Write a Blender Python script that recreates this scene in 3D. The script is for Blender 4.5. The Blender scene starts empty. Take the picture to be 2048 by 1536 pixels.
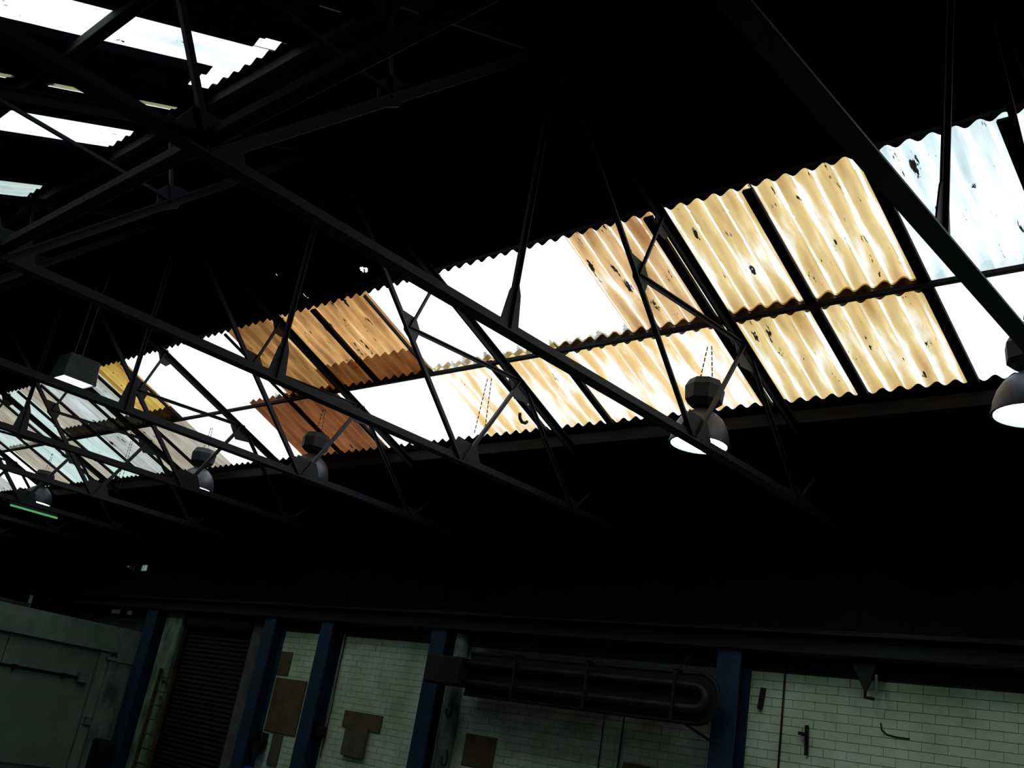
import bpy, bmesh, math, random
from mathutils import Vector, Matrix, noise
rnd = random.Random(7)
H = 2.6                      # all hall measures below are in units of 2.6 m, heights counted from eye level
EYE = 1.6
def V(x, y, z): return Vector((x*H, y*H, z*H + EYE))
scn = bpy.context.scene
COL = scn.collection

# ------------------------------------------------------------------ camera, sky, exposure
R = [[0.7287229367046124, 0.6644202387430357, 0.16585725148226987],
     [-0.11538250357209913, 0.35785857235409285, -0.9266197278615026],
     [-0.675018340039765, 0.6561120243840514, 0.3374422203409379]]
cd = bpy.data.cameras.new('camera'); cam = bpy.data.objects.new('camera', cd); COL.objects.link(cam)
cd.sensor_width = 36.0; cd.lens = 2033.376/2048*36.0; cd.clip_start = 0.05; cd.clip_end = 300
cam.matrix_world = Matrix(((R[0][0], -R[1][0], -R[2][0], 0), (R[0][1], -R[1][1], -R[2][1], 0),
                           (R[0][2], -R[1][2], -R[2][2], EYE), (0, 0, 0, 1)))
scn.camera = cam
w = bpy.data.worlds.new('overcast_sky'); scn.world = w; w.use_nodes = True
bg = w.node_tree.nodes['Background']
bg.inputs[0].default_value = (0.90, 0.97, 1.0, 1); bg.inputs[1].default_value = 1.75
scn.view_settings.view_transform = 'Standard'; scn.view_settings.look = 'None'
scn.view_settings.exposure = 0.0; scn.view_settings.gamma = 1.0
scn.view_settings.use_curve_mapping = False

# ------------------------------------------------------------------ materials
def nodes(name):
    m = bpy.data.materials.new(name); m.use_nodes = True
    nt = m.node_tree; nt.nodes.clear()
    out = nt.nodes.new('ShaderNodeOutputMaterial')
    return m, nt, out
def mat(name, c1, c2=None, rough=0.7, metal=0.0, scale=6.0, bump=0.0, spec=0.3, stretch=(1, 1, 1), lo=0.35, hi=0.65, detail=5):
    m, nt, out = nodes(name)
    b = nt.nodes.new('ShaderNodeBsdfPrincipled')
    b.inputs['Roughness'].default_value = rough; b.inputs['Metallic'].default_value = metal
    b.inputs['Specular IOR Level'].default_value = spec
    tc = nt.nodes.new('ShaderNodeTexCoord'); mp = nt.nodes.new('ShaderNodeMapping')
    mp.inputs['Scale'].default_value = stretch
    geo = nt.nodes.new('ShaderNodeNewGeometry')
    nt.links.new(geo.outputs['Position'], mp.inputs[0])
    n = nt.nodes.new('ShaderNodeTexNoise'); n.inputs['Scale'].default_value = scale; n.inputs['Detail'].default_value = detail
    nt.links.new(mp.outputs[0], n.inputs['Vector'])
    r = nt.nodes.new('ShaderNodeValToRGB')
    r.color_ramp.elements[0].position = lo; r.color_ramp.elements[1].position = hi
    c2 = c2 or tuple(x*0.6 for x in c1)
    r.color_ramp.elements[0].color = (*c1, 1); r.color_ramp.elements[1].color = (*c2, 1)
    nt.links.new(n.outputs['Fac'], r.inputs[0]); nt.links.new(r.outputs[0], b.inputs['Base Color'])
    if bump:
        bp = nt.nodes.new('ShaderNodeBump'); bp.inputs['Strength'].default_value = bump; bp.inputs['Distance'].default_value = 0.01
        nt.links.new(n.outputs['Fac'], bp.inputs['Height']); nt.links.new(bp.outputs[0], b.inputs['Normal'])
    nt.links.new(b.outputs[0], out.inputs[0])
    return m
def emit(name, c, s):
    m, nt, out = nodes(name)
    e = nt.nodes.new('ShaderNodeEmission'); e.inputs[0].default_value = (*c, 1); e.inputs[1].default_value = s
    nt.links.new(e.outputs[0], out.inputs[0]); return m
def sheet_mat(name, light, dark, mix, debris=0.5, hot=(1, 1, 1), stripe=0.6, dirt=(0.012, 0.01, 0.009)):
    """weathered translucent corrugated rooflight sheet: grime, plus light and shade painted along the flanks of each corrugation"""
    m, nt, out = nodes(name); L = nt.links.new; N = nt.nodes.new
    uv = N('ShaderNodeUVMap')
    sep = N('ShaderNodeSeparateXYZ'); L(uv.outputs[0], sep.inputs[0])
    geo = N('ShaderNodeNewGeometry')
    fr = N('ShaderNodeMath'); fr.operation = 'FRACT'; L(sep.outputs[0], fr.inputs[0])
    nmp = N('ShaderNodeMapping'); nmp.inputs['Scale'].default_value = (9, 1.6, 1.6); L(geo.outputs['Position'], nmp.inputs[0])
    n1 = N('ShaderNodeTexNoise'); n1.inputs['Scale'].default_value = 1.0; n1.inputs['Detail'].default_value = 6; L(nmp.outputs[0], n1.inputs['Vector'])
    # stripe mask: bright and shaded flanks painted into the colour, with grime
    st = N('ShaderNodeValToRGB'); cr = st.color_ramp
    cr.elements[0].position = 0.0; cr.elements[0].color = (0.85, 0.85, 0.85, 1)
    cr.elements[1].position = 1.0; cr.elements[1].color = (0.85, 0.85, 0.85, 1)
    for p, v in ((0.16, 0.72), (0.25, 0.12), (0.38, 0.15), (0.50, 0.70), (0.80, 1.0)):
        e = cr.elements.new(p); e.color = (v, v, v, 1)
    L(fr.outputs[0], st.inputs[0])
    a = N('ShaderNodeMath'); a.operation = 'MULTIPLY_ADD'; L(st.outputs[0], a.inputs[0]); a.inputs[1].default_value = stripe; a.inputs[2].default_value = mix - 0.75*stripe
    b = N('ShaderNodeMath'); b.operation = 'MULTIPLY_ADD'; L(n1.outputs['Fac'], b.inputs[0]); b.inputs[1].default_value = 1.5; b.inputs[2].default_value = -0.75
    vr = N('ShaderNodeValToRGB'); ve = vr.color_ramp; ve.elements[0].position = 0.0; ve.elements[0].color = (1, 1, 1, 1); ve.elements[1].position = 1.0; ve.elements[1].color = (0.55, 0.55, 0.55, 1)  # sheet middle painted paler as if blown out, grime colour at the ends
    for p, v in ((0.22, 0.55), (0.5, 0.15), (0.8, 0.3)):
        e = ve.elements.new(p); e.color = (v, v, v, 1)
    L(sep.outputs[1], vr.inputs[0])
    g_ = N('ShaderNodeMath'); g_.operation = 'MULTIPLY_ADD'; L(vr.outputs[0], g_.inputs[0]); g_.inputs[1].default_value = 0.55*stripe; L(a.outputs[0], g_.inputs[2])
    c = N('ShaderNodeMath'); c.operation = 'ADD'; c.use_clamp = True; L(g_.outputs[0], c.inputs[0]); L(b.outputs[0], c.inputs[1])
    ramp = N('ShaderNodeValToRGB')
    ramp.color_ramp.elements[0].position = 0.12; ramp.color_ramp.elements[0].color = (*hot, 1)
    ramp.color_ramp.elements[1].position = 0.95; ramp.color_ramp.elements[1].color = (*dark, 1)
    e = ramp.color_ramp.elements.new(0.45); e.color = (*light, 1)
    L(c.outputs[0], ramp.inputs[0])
    # debris: leaves and grit lying in the troughs, plus fine specks
    dmp = N('ShaderNodeMapping'); dmp.inputs['Scale'].default_value = (15, 3.6, 3.6); L(geo.outputs['Position'], dmp.inputs[0])
    n2 = N('ShaderNodeTexNoise'); n2.inputs['Scale'].default_value = 1.0; n2.inputs['Detail'].default_value = 5; n2.inputs['Roughness'].default_value = 0.65; L(dmp.outputs[0], n2.inputs['Vector'])
    tr = N('ShaderNodeMath'); tr.operation = 'MULTIPLY_ADD'; L(st.outputs[0], tr.inputs[0]); tr.inputs[1].default_value = 0.10; L(n2.outputs['Fac'], tr.inputs[2])
    vv = N('ShaderNodeMath'); vv.operation = 'MULTIPLY_ADD'; L(sep.outputs[1], vv.inputs[0]); vv.inputs[1].default_value = -0.06; L(tr.outputs[0], vv.inputs[2])
    th = N('ShaderNodeMapRange'); th.inputs[1].default_value = 0.755 - 0.10*debris; th.inputs[2].default_value = 0.772 - 0.10*debris; L(vv.outputs[0], th.inputs[0])
    mx = N('ShaderNodeMix'); mx.data_type = 'RGBA'; L(th.outputs[0], mx.inputs[0]); L(ramp.outputs[0], mx.inputs[6]); mx.inputs[7].default_value = (*dirt, 1)
    t = N('ShaderNodeBsdfTranslucent'); L(mx.outputs[2], t.inputs[0])
    d = N('ShaderNodeBsdfDiffuse'); d.inputs[0].default_value = (0.12, 0.11, 0.09, 1)
    ms = N('ShaderNodeMixShader'); ms.inputs[0].default_value = 0.12; L(t.outputs[0], ms.inputs[1]); L(d.outputs[0], ms.inputs[2])
    L(ms.outputs[0], out.inputs[0])
    return m

M = {}
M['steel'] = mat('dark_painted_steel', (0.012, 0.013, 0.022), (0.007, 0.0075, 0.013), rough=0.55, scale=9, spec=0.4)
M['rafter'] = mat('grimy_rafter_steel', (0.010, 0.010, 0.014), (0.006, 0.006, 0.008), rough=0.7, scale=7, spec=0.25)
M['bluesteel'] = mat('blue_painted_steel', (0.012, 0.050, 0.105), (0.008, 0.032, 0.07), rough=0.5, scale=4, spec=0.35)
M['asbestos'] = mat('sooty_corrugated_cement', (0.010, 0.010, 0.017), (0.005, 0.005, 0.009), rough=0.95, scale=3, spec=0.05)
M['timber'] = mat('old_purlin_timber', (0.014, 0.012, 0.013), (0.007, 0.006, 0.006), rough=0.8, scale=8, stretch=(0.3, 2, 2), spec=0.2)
M['paint'] = mat('dirty_white_wall_paint', (0.78, 0.88, 0.82), (0.42, 0.58, 0.36), rough=0.75, scale=1.7, bump=0.1, lo=0.36, hi=0.70, spec=0.2)
M['mortar'] = mat('painted_mortar', (0.58, 0.66, 0.60), (0.36, 0.46, 0.34), rough=0.9, scale=3, bump=0.2)
def darken_paint(m):
    """darker grey on the paint between x -3.85 and -2.40, and darker towards the wall head"""
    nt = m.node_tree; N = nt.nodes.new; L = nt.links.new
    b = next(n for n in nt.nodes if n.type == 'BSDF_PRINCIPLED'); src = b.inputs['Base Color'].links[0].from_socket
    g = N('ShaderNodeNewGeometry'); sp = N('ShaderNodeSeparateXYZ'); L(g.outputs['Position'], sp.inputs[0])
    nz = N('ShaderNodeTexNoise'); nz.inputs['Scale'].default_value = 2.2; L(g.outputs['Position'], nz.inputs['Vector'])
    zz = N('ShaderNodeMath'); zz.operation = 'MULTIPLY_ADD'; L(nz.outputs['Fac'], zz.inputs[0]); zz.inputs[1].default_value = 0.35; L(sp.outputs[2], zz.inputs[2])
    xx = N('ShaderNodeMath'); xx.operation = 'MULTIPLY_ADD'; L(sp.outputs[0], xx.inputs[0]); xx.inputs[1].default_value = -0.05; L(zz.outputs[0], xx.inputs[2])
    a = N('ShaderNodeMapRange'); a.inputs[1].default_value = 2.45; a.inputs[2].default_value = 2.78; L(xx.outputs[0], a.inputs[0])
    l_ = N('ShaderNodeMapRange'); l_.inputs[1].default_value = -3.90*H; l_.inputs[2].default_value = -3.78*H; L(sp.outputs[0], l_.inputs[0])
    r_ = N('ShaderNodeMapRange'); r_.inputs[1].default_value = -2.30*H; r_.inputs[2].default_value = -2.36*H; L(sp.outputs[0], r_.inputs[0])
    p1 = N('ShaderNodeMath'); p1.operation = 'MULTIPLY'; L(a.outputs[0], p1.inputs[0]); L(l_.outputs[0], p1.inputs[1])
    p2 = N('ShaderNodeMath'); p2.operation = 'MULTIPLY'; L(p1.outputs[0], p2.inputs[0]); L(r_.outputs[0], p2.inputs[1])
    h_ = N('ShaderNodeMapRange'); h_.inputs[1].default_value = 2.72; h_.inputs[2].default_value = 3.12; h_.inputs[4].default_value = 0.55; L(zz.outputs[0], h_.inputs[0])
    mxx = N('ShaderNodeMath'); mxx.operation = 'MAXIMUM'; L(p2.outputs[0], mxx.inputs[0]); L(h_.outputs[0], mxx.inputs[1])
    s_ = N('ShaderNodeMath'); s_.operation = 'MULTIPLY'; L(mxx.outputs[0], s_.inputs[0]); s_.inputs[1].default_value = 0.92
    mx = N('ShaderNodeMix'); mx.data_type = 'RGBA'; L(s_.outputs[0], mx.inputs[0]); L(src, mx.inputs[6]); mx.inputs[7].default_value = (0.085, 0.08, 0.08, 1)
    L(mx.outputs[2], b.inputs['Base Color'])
darken_paint(M['paint']); darken_paint(M['mortar'])
M['soot'] = mat('sooty_purple_brick', (0.060, 0.048, 0.056), (0.02, 0.018, 0.022), rough=0.9, scale=5, bump=0.3)
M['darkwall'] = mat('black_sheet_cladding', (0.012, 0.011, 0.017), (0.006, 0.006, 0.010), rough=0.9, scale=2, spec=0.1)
M['floor'] = mat('dusty_concrete_floor', (0.07, 0.075, 0.07), (0.035, 0.037, 0.035), rough=0.9, scale=1.2, bump=0.1)
M['concrete'] = mat('pale_green_grey_render', (0.33, 0.40, 0.36), (0.20, 0.26, 0.22), rough=0.85, scale=3.5, bump=0.2, lo=0.3, hi=0.75)
M['roughplaster'] = mat('stained_rough_plaster', (0.30, 0.36, 0.32), (0.10, 0.12, 0.11), rough=0.95, scale=6, bump=0.5, stretch=(1, 1, 0.4))
M['doorpaint'] = mat('faded_grey_door_paint', (0.30, 0.36, 0.31), (0.17, 0.20, 0.19), rough=0.6, scale=1.4, bump=0.05, lo=0.3, hi=0.8)
M['board'] = mat('brown_board', (0.16, 0.105, 0.055), (0.10, 0.07, 0.042), rough=0.85, scale=5, bump=0.1)
M['boardgrey'] = mat('grey_brown_board', (0.13, 0.115, 0.085), (0.09, 0.08, 0.062), rough=0.85, scale=5, bump=0.1)
M['black'] = mat('black_iron', (0.012, 0.011, 0.013), (0.007, 0.006, 0.008), rough=0.6, scale=6)
M['tube'] = mat('heater_tube_brown', (0.030, 0.025, 0.024), (0.015, 0.013, 0.013), rough=0.5, scale=6, metal=0.2)
M['heaterbox'] = mat('burner_box_maroon', (0.03, 0.012, 0.016), (0.012, 0.006, 0.008), rough=0.6, scale=6)
M['pipe'] = mat('grey_painted_pipe', (0.26, 0.28, 0.31), (0.13, 0.14, 0.16), rough=0.5, scale=6)
M['white'] = mat('white_conduit', (0.55, 0.55, 0.5), (0.35, 0.35, 0.33), rough=0.5, scale=6)
M['ladder'] = mat('worn_yellow_fibreglass', (0.09, 0.055, 0.02), (0.05, 0.035, 0.016), rough=0.6, scale=6)
M['shutter'] = mat('dark_brown_shutter', (0.010, 0.009, 0.008), (0.006, 0.0055, 0.005), rough=0.7, scale=3)
M['gear'] = mat('lamp_gear_housing', (0.05, 0.055, 0.06), (0.03, 0.033, 0.037), rough=0.6, scale=6)
M['greybox'] = mat('grey_lamp_housing', (0.16, 0.20, 0.21), (0.10, 0.13, 0.14), rough=0.5, scale=6)
M['alu'] = mat('dull_aluminium', (0.13, 0.13, 0.16), (0.07, 0.07, 0.09), rough=0.45, metal=0.6, scale=8, spec=0.5)
M['bluebox'] = mat('bright_blue_plastic', (0.01, 0.06, 0.6), (0.01, 0.05, 0.4), rough=0.4)
M['lamp_green'] = emit('mercury_lamp_glow', (0.62, 1.0, 0.72), 18.0)
M['lamp_white'] = emit('white_lamp_glow', (0.95, 1.0, 0.98), 2.5)
S = {}
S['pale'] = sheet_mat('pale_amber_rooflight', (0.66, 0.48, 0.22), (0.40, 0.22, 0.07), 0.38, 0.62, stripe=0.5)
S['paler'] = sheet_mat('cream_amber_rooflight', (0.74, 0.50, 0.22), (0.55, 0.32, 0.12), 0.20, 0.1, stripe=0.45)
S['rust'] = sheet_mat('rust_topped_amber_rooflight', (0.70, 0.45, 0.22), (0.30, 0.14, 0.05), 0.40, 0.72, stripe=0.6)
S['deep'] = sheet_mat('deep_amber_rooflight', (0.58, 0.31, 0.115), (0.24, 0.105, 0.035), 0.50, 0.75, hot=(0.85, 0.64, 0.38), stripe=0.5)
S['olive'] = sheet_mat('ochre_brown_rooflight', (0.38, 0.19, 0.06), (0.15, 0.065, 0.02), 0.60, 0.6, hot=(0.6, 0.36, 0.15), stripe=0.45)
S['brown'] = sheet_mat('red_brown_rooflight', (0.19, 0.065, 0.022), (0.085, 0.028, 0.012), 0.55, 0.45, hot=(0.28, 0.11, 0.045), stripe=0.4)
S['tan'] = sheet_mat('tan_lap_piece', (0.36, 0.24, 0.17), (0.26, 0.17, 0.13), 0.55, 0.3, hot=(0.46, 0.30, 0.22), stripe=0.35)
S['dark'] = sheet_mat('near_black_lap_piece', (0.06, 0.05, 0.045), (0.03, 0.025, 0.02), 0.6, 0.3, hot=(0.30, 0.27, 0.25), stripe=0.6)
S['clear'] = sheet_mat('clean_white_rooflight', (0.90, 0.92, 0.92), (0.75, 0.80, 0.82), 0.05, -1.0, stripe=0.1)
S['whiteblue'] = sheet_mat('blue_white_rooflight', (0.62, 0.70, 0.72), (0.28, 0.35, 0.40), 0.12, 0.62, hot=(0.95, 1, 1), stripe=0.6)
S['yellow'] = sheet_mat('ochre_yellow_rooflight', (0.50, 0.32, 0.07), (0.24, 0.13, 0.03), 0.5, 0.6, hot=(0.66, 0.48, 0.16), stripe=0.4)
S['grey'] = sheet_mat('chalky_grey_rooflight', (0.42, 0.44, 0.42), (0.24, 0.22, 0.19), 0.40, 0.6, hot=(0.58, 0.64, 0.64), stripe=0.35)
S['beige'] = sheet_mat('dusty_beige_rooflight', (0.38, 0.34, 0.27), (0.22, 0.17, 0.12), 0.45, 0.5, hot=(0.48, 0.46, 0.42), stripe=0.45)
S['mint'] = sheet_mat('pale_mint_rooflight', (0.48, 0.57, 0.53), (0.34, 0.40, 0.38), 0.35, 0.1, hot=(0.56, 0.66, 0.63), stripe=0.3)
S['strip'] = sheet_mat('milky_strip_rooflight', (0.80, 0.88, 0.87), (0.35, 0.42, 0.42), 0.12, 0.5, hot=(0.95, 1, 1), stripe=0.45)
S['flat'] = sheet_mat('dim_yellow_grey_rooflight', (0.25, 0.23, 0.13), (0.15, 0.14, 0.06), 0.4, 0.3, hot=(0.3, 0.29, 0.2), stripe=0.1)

# ------------------------------------------------------------------ helpers
def link(o, parent=None):
    COL.objects.link(o)
    if parent is not None: o.parent = parent
    return o
def tag(o, label=None, cat=None, group=None, kind=None):
    if label: o['label'] = label
    if cat: o['category'] = cat
    if group: o['group'] = group
    if kind: o['kind'] = kind
    return o
def thing(name, loc, label=None, cat=None, group=None, kind=None):
    o = bpy.data.objects.new(name, None); o.location = loc; o.empty_display_size = 0.2
    link(o); return tag(o, label, cat, group, kind)
def mesh_obj(name, bm, m, parent=None, origin=None, smooth=False):
    """bm holds world coordinates; stored relative to the thing's base"""
    if origin is None:
        p = parent; origin = Vector((0, 0, 0))
        while p is not None:
            origin = origin + p.location; p = p.parent
        o_loc = Vector((0, 0, 0))
    else:
        o_loc = origin
    bmesh.ops.translate(bm, verts=bm.verts, vec=-origin)
    me = bpy.data.meshes.new(name); bm.to_mesh(me); bm.free()
    if smooth:
        for p_ in me.polygons: p_.use_smooth = True
    me.materials.append(m)
    o = bpy.data.objects.new(name, me); o.location = o_loc
    return link(o, parent)
def B(): return bmesh.new()
def hexa(bm, c):
    vs = [bm.verts.new(p) for p in c]
    for f in ((0, 3, 2, 1), (4, 5, 6, 7), (0, 1, 5, 4), (1, 2, 6, 5), (2, 3, 7, 6), (3, 0, 4, 7)):
        bm.faces.new([vs[i] for i in f])
def box(bm, x0, x1, y0, y1, z0, z1):
    hexa(bm, [V(x0, y0, z0), V(x1, y0, z0), V(x1, y1, z0), V(x0, y1, z0), V(x0, y0, z1), V(x1, y0, z1), V(x1, y1, z1), V(x0, y1, z1)])
def bevel(bm, w_):
    bmesh.ops.bevel(bm, geom=list(bm.edges), offset=w_, segments=1, affect='EDGES', profile=0.5)
def bar(bm, a, b, side, w_, t_):
    """box from a to b; 'side' is the direction of width w_, thickness t_ across (metres)"""
    d = (b-a).normalized(); s = (side - d*side.dot(d)).normalized(); n = d.cross(s)
    s = s*w_/2; n = n*t_/2
    hexa(bm, [a-s-n, a+s-n, a+s+n, a-s+n, b-s-n, b+s-n, b+s+n, b-s+n])
def tube(bm, pts, r, seg=10, cap=True):
    rings = []; prev = None
    for i, p in enumerate(pts):
        d = (pts[min(i+1, len(pts)-1)] - pts[max(i-1, 0)]).normalized()
        if prev is None:
            u = d.orthogonal().normalized()
        else:
            u = (prev - d*prev.dot(d)).normalized()
        prev = u; v = d.cross(u)
        rings.append([bm.verts.new(p + (u*math.cos(2*math.pi*k/seg) + v*math.sin(2*math.pi*k/seg))*r) for k in range(seg)])
    for a_, b_ in zip(rings, rings[1:]):
        for k in range(seg):
            bm.faces.new((a_[k], a_[(k+1) % seg], b_[(k+1) % seg], b_[k]))
    if cap:
        bm.faces.new(rings[0][::-1]); bm.faces.new(rings[-1])
def lathe(bm, prof, c, seg=28, close_top=False, close_bottom=False):
    rings = [[bm.verts.new(c + Vector((r*math.cos(2*math.pi*k/seg), r*math.sin(2*math.pi*k/seg), z))) for k in range(seg)] for r, z in prof]
    for a_, b_ in zip(rings, rings[1:]):
        for k in range(seg):
            bm.faces.new((a_[k], a_[(k+1) % seg], b_[(k+1) % seg], b_[k]))
    if close_top: bm.faces.new(rings[-1])
    if close_bottom: bm.faces.new(rings[0][::-1])
def prism(bm, poly, nrm, t_):
    """flat plate: polygon points (world) thickened by t_ along nrm"""
    a_ = [bm.verts.new(p - nrm*t_/2) for p in poly]; b_ = [bm.verts.new(p + nrm*t_/2) for p in poly]
    n = len(poly); bm.faces.new(a_[::-1]); bm.faces.new(b_)
    for i in range(n): bm.faces.new((a_[i], a_[(i+1) % n], b_[(i+1) % n], b_[i]))
def copy_tree(o, parent=None):
    c = o.copy(); COL.objects.link(c); c.parent = parent
    for ch in list(o.children): copy_tree(ch, c)
    return c
XA = Vector((1, 0, 0)); YA = Vector((0, 1, 0)); ZA = Vector((0, 0, 1))

# ------------------------------------------------------------------ hall measures
SL = 0.41; RY = 1.65                       # roof slope, ridge line
KS = 1.02; KO = 1.042
def zs(y): return 2.5715*KS - SL*y         # sheet plane, slope towards the brick wall
def zo(y): return 1.2185*KO + SL*y         # sheet plane, slope on the near side
RIDGE_Y = (2.5715*KS - 1.2185*KO)/(2*SL)
WY = 3.85                                  # brick wall face
XL, XR = -9.7, 2.4
YN = -0.56                                 # near wall
FZ = -EYE/H
AMP = 0.0088

# ------------------------------------------------------------------ shell: floor and walls
bm = B(); box(bm, XL-0.1, XR+0.1, YN-0.1, WY+0.15, FZ-0.05, FZ)
tag(mesh_obj('floor', bm, M['floor'], origin=V(0, 0, FZ)), 'dark dusty concrete floor of the workshop hall', 'floor', kind='structure')
PT = 0.487   # top of the white paint
wall = thing('wall_back', V(-3, WY, FZ), 'white painted brick side wall between the blue columns, sooty brick and black cladding above', 'wall', kind='structure')
bm = B(); box(bm, -5.95, XR, WY+0.004, WY+0.1, FZ, 0.62); mesh_obj('mortar_backing', bm, M['mortar'], wall)
bm = B(); box(bm, XL, -8.06, WY+0.004, WY+0.1, FZ, 0.62); box(bm, -7.68, -6.78, WY+0.004, WY+0.1, FZ, 0.62)
box(bm, -8.06, -7.68, WY+0.004, WY+0.1, FZ, 0.512); box(bm, -8.06, -7.68, WY+0.004, WY+0.1, 0.548, 0.62); box(bm, -7.88, -7.80, WY+0.004, WY+0.1, 0.512, 0.548)
mesh_obj('sooty_mortar_backing', bm, M['soot'], wall)
# bricks
CH, CL = 0.0335, 0.0935
me_cache = {}
def brick_mesh(L_, soot):
    k = (round(L_, 4), soot)
    if k in me_cache: return me_cache[k]
    b_ = B(); h_ = (CH-0.0024)*H/2; l_ = (L_-0.0024)*H/2; d_ = 0.012*H
    hexa(b_, [Vector((x, y, z)) for z in (-h_, h_) for x, y in ((-l_, 0), (l_, 0), (l_, d_), (-l_, d_))])
    me = bpy.data.meshes.new('brick'); b_.to_mesh(me); b_.free(); me.materials.append(M['soot' if soot else 'paint'])
    me_cache[k] = me; return me
bricks = []
nc = int((0.62-FZ)/CH)
for r_ in range(nc):
    zc = 0.62 - (r_+0.5)*CH
    x = XR - 0.02 - (0.5*CL if r_ % 2 else 0)
    if r_ % 2: bricks.append((x + 0.25*CL, zc, 0.5*CL))
    while x - CL > XL:
        xc = x - CL/2
        if not (-6.80 < xc < -5.93) and not (-8.06-CL/2 < xc < -7.68+CL/2 and 0.512-CH/2 < zc < 0.548+CH/2):
            bricks.append((xc, zc, CL))
        x -= CL
def dist(b): return b[0]**2 + WY**2 + b[1]**2
def inview(x, z):
    v = Vector((x, WY, z)); q = [sum(R[i][j]*v[j] for j in range(3)) for i in range(3)]
    px = 1024 + 2033.4*q[0]/q[2]; py = 768 + 2033.4*q[1]/q[2]
    return -20 < px < 2070 and py < 1556
vis = sorted([b for b in bricks if inview(b[0], b[1])], key=dist)
near = vis[:300]; nearset = set(near)
for (x, z, l_) in near:
    o = bpy.data.objects.new('brick', brick_mesh(l_, z > PT)); o.parent = wall; COL.objects.link(o)
    o.location = V(x, WY - 0.0010 + rnd.uniform(-0.0006, 0.0006), z) - wall.location
bms = {False: B(), True: B()}
for b_ in bricks:
    if b_ in nearset: continue
    x, z, l_ = b_; s_ = z > PT or x < -6.78; j = rnd.uniform(-0.0008, 0.0008)
    box(bms[s_], x-l_/2+0.0012, x+l_/2-0.0012, WY-0.0012+j, WY+0.01, z-CH/2+0.0012, z+CH/2-0.0012)
tag(mesh_obj('brick_courses', bms[False], M['paint'], wall), 'rest of the white painted brick courses', kind='stuff')
tag(mesh_obj('sooty_brick_courses', bms[True], M['soot'], wall), 'unpainted purple brown brick courses under the beam', kind='stuff')
# black cladding above the beam with two rows of broken gaps far left
def clad(b_, x0, x1, z0, z1):
    if x1-x0 > 0.001 and z1-z0 > 0.001: box(b_, x0, x1, WY+0.01, WY+0.05, z0, z1)
b_ = B()
gaps = [(-8.02, -7.96, .885, .900), (-7.955, -7.93, .865, .900), (-7.90, -7.875, .862, .900), (-7.84, -7.82, .862, .903), (-7.77, -7.66, .858, .908)]
gaps2 = [(-8.33, -8.315, .545, .570), (-8.06, -7.88, .545, .578), (-7.80, -7.68, .540, .576)]
gaps2 = [g for g in gaps2]
ZT = zs(WY)+0.05
clad(b_, -7.6, XR, 0.62, ZT)
clad(b_, XL, -8.1, 0.62, ZT)
xs = -8.1
for (a, c, z0, z1) in gaps:
    clad(b_, xs, a, 0.62, ZT); clad(b_, a, c, 0.62, z0); clad(b_, a, c, z1, ZT); xs = c
clad(b_, xs, -7.6, 0.62, ZT)
# shallow ribs so that the sheets read as sheets
for i in range(56):
    x = XL + 0.1 + i*0.216
    if -8.15 < x < -7.6: continue
    box(b_, x, x+0.012, WY+0.002, WY+0.012, 0.63, ZT-0.02)
mesh_obj('upper_cladding', b_, M['darkwall'], wall)
win = thing('window_2', V(-7.85, WY, 0.9), 'row of small broken panes high on the dark wall beyond the partition', 'window', kind='structure')
for (a, c, z0, z1) in gaps:
    b_ = B(); box(b_, a, c, WY+0.02, WY+0.024, z0, z1); mesh_obj('pane', b_, S['mint'], win)
for (a, c) in ((-8.06, -7.88), (-7.80, -7.68)):
    b_ = B(); box(b_, a, c, WY+0.02, WY+0.024, 0.512, 0.548); lab_ = mesh_obj('pane', b_, S['beige'], win); lab_['label'] = 'dim yellowish pane in the lower row'

wl = thing('wall_left', V(XL, 1.6, FZ), 'dark end wall of the hall beyond the last roof truss', 'wall', kind='structure')
b_ = B()
prism(b_, [V(XL, YN-0.05, FZ), V(XL, WY+0.05, FZ), V(XL, WY+0.05, zs(WY)), V(XL, RIDGE_Y, zs(RIDGE_Y)), V(XL, YN-0.05, zo(YN))], XA, 0.15)
mesh_obj('end_cladding', b_, M['darkwall'], wl)
b_ = B()
for i in range(20):
    y = YN + 0.1 + i*0.218; zz = min(zs(y), zo(y))
    box(b_, XL+0.03, XL+0.045, y, y+0.012, FZ, zz-0.03)
mesh_obj('cladding_ribs', b_, M['darkwall'], wl)
b_ = B(); prism(b_, [V(XR, YN-0.05, FZ), V(XR, WY+0.05, FZ), V(XR, WY+0.05, zs(WY)), V(XR, RIDGE_Y, zs(RIDGE_Y)), V(XR, YN-0.05, zo(YN))], XA, 0.15)
tag(mesh_obj('wall_right', b_, M['darkwall'], origin=V(XR, 1.6, FZ)), 'dark end wall behind the viewer on the right', 'wall', kind='structure')
b_ = B(); box(b_, XL, XR, YN-0.06, YN, FZ, zo(YN))
tag(mesh_obj('wall_front', b_, M['darkwall'], origin=V(0, YN, FZ)), 'dark side wall behind the viewer', 'wall', kind='structure')

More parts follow.
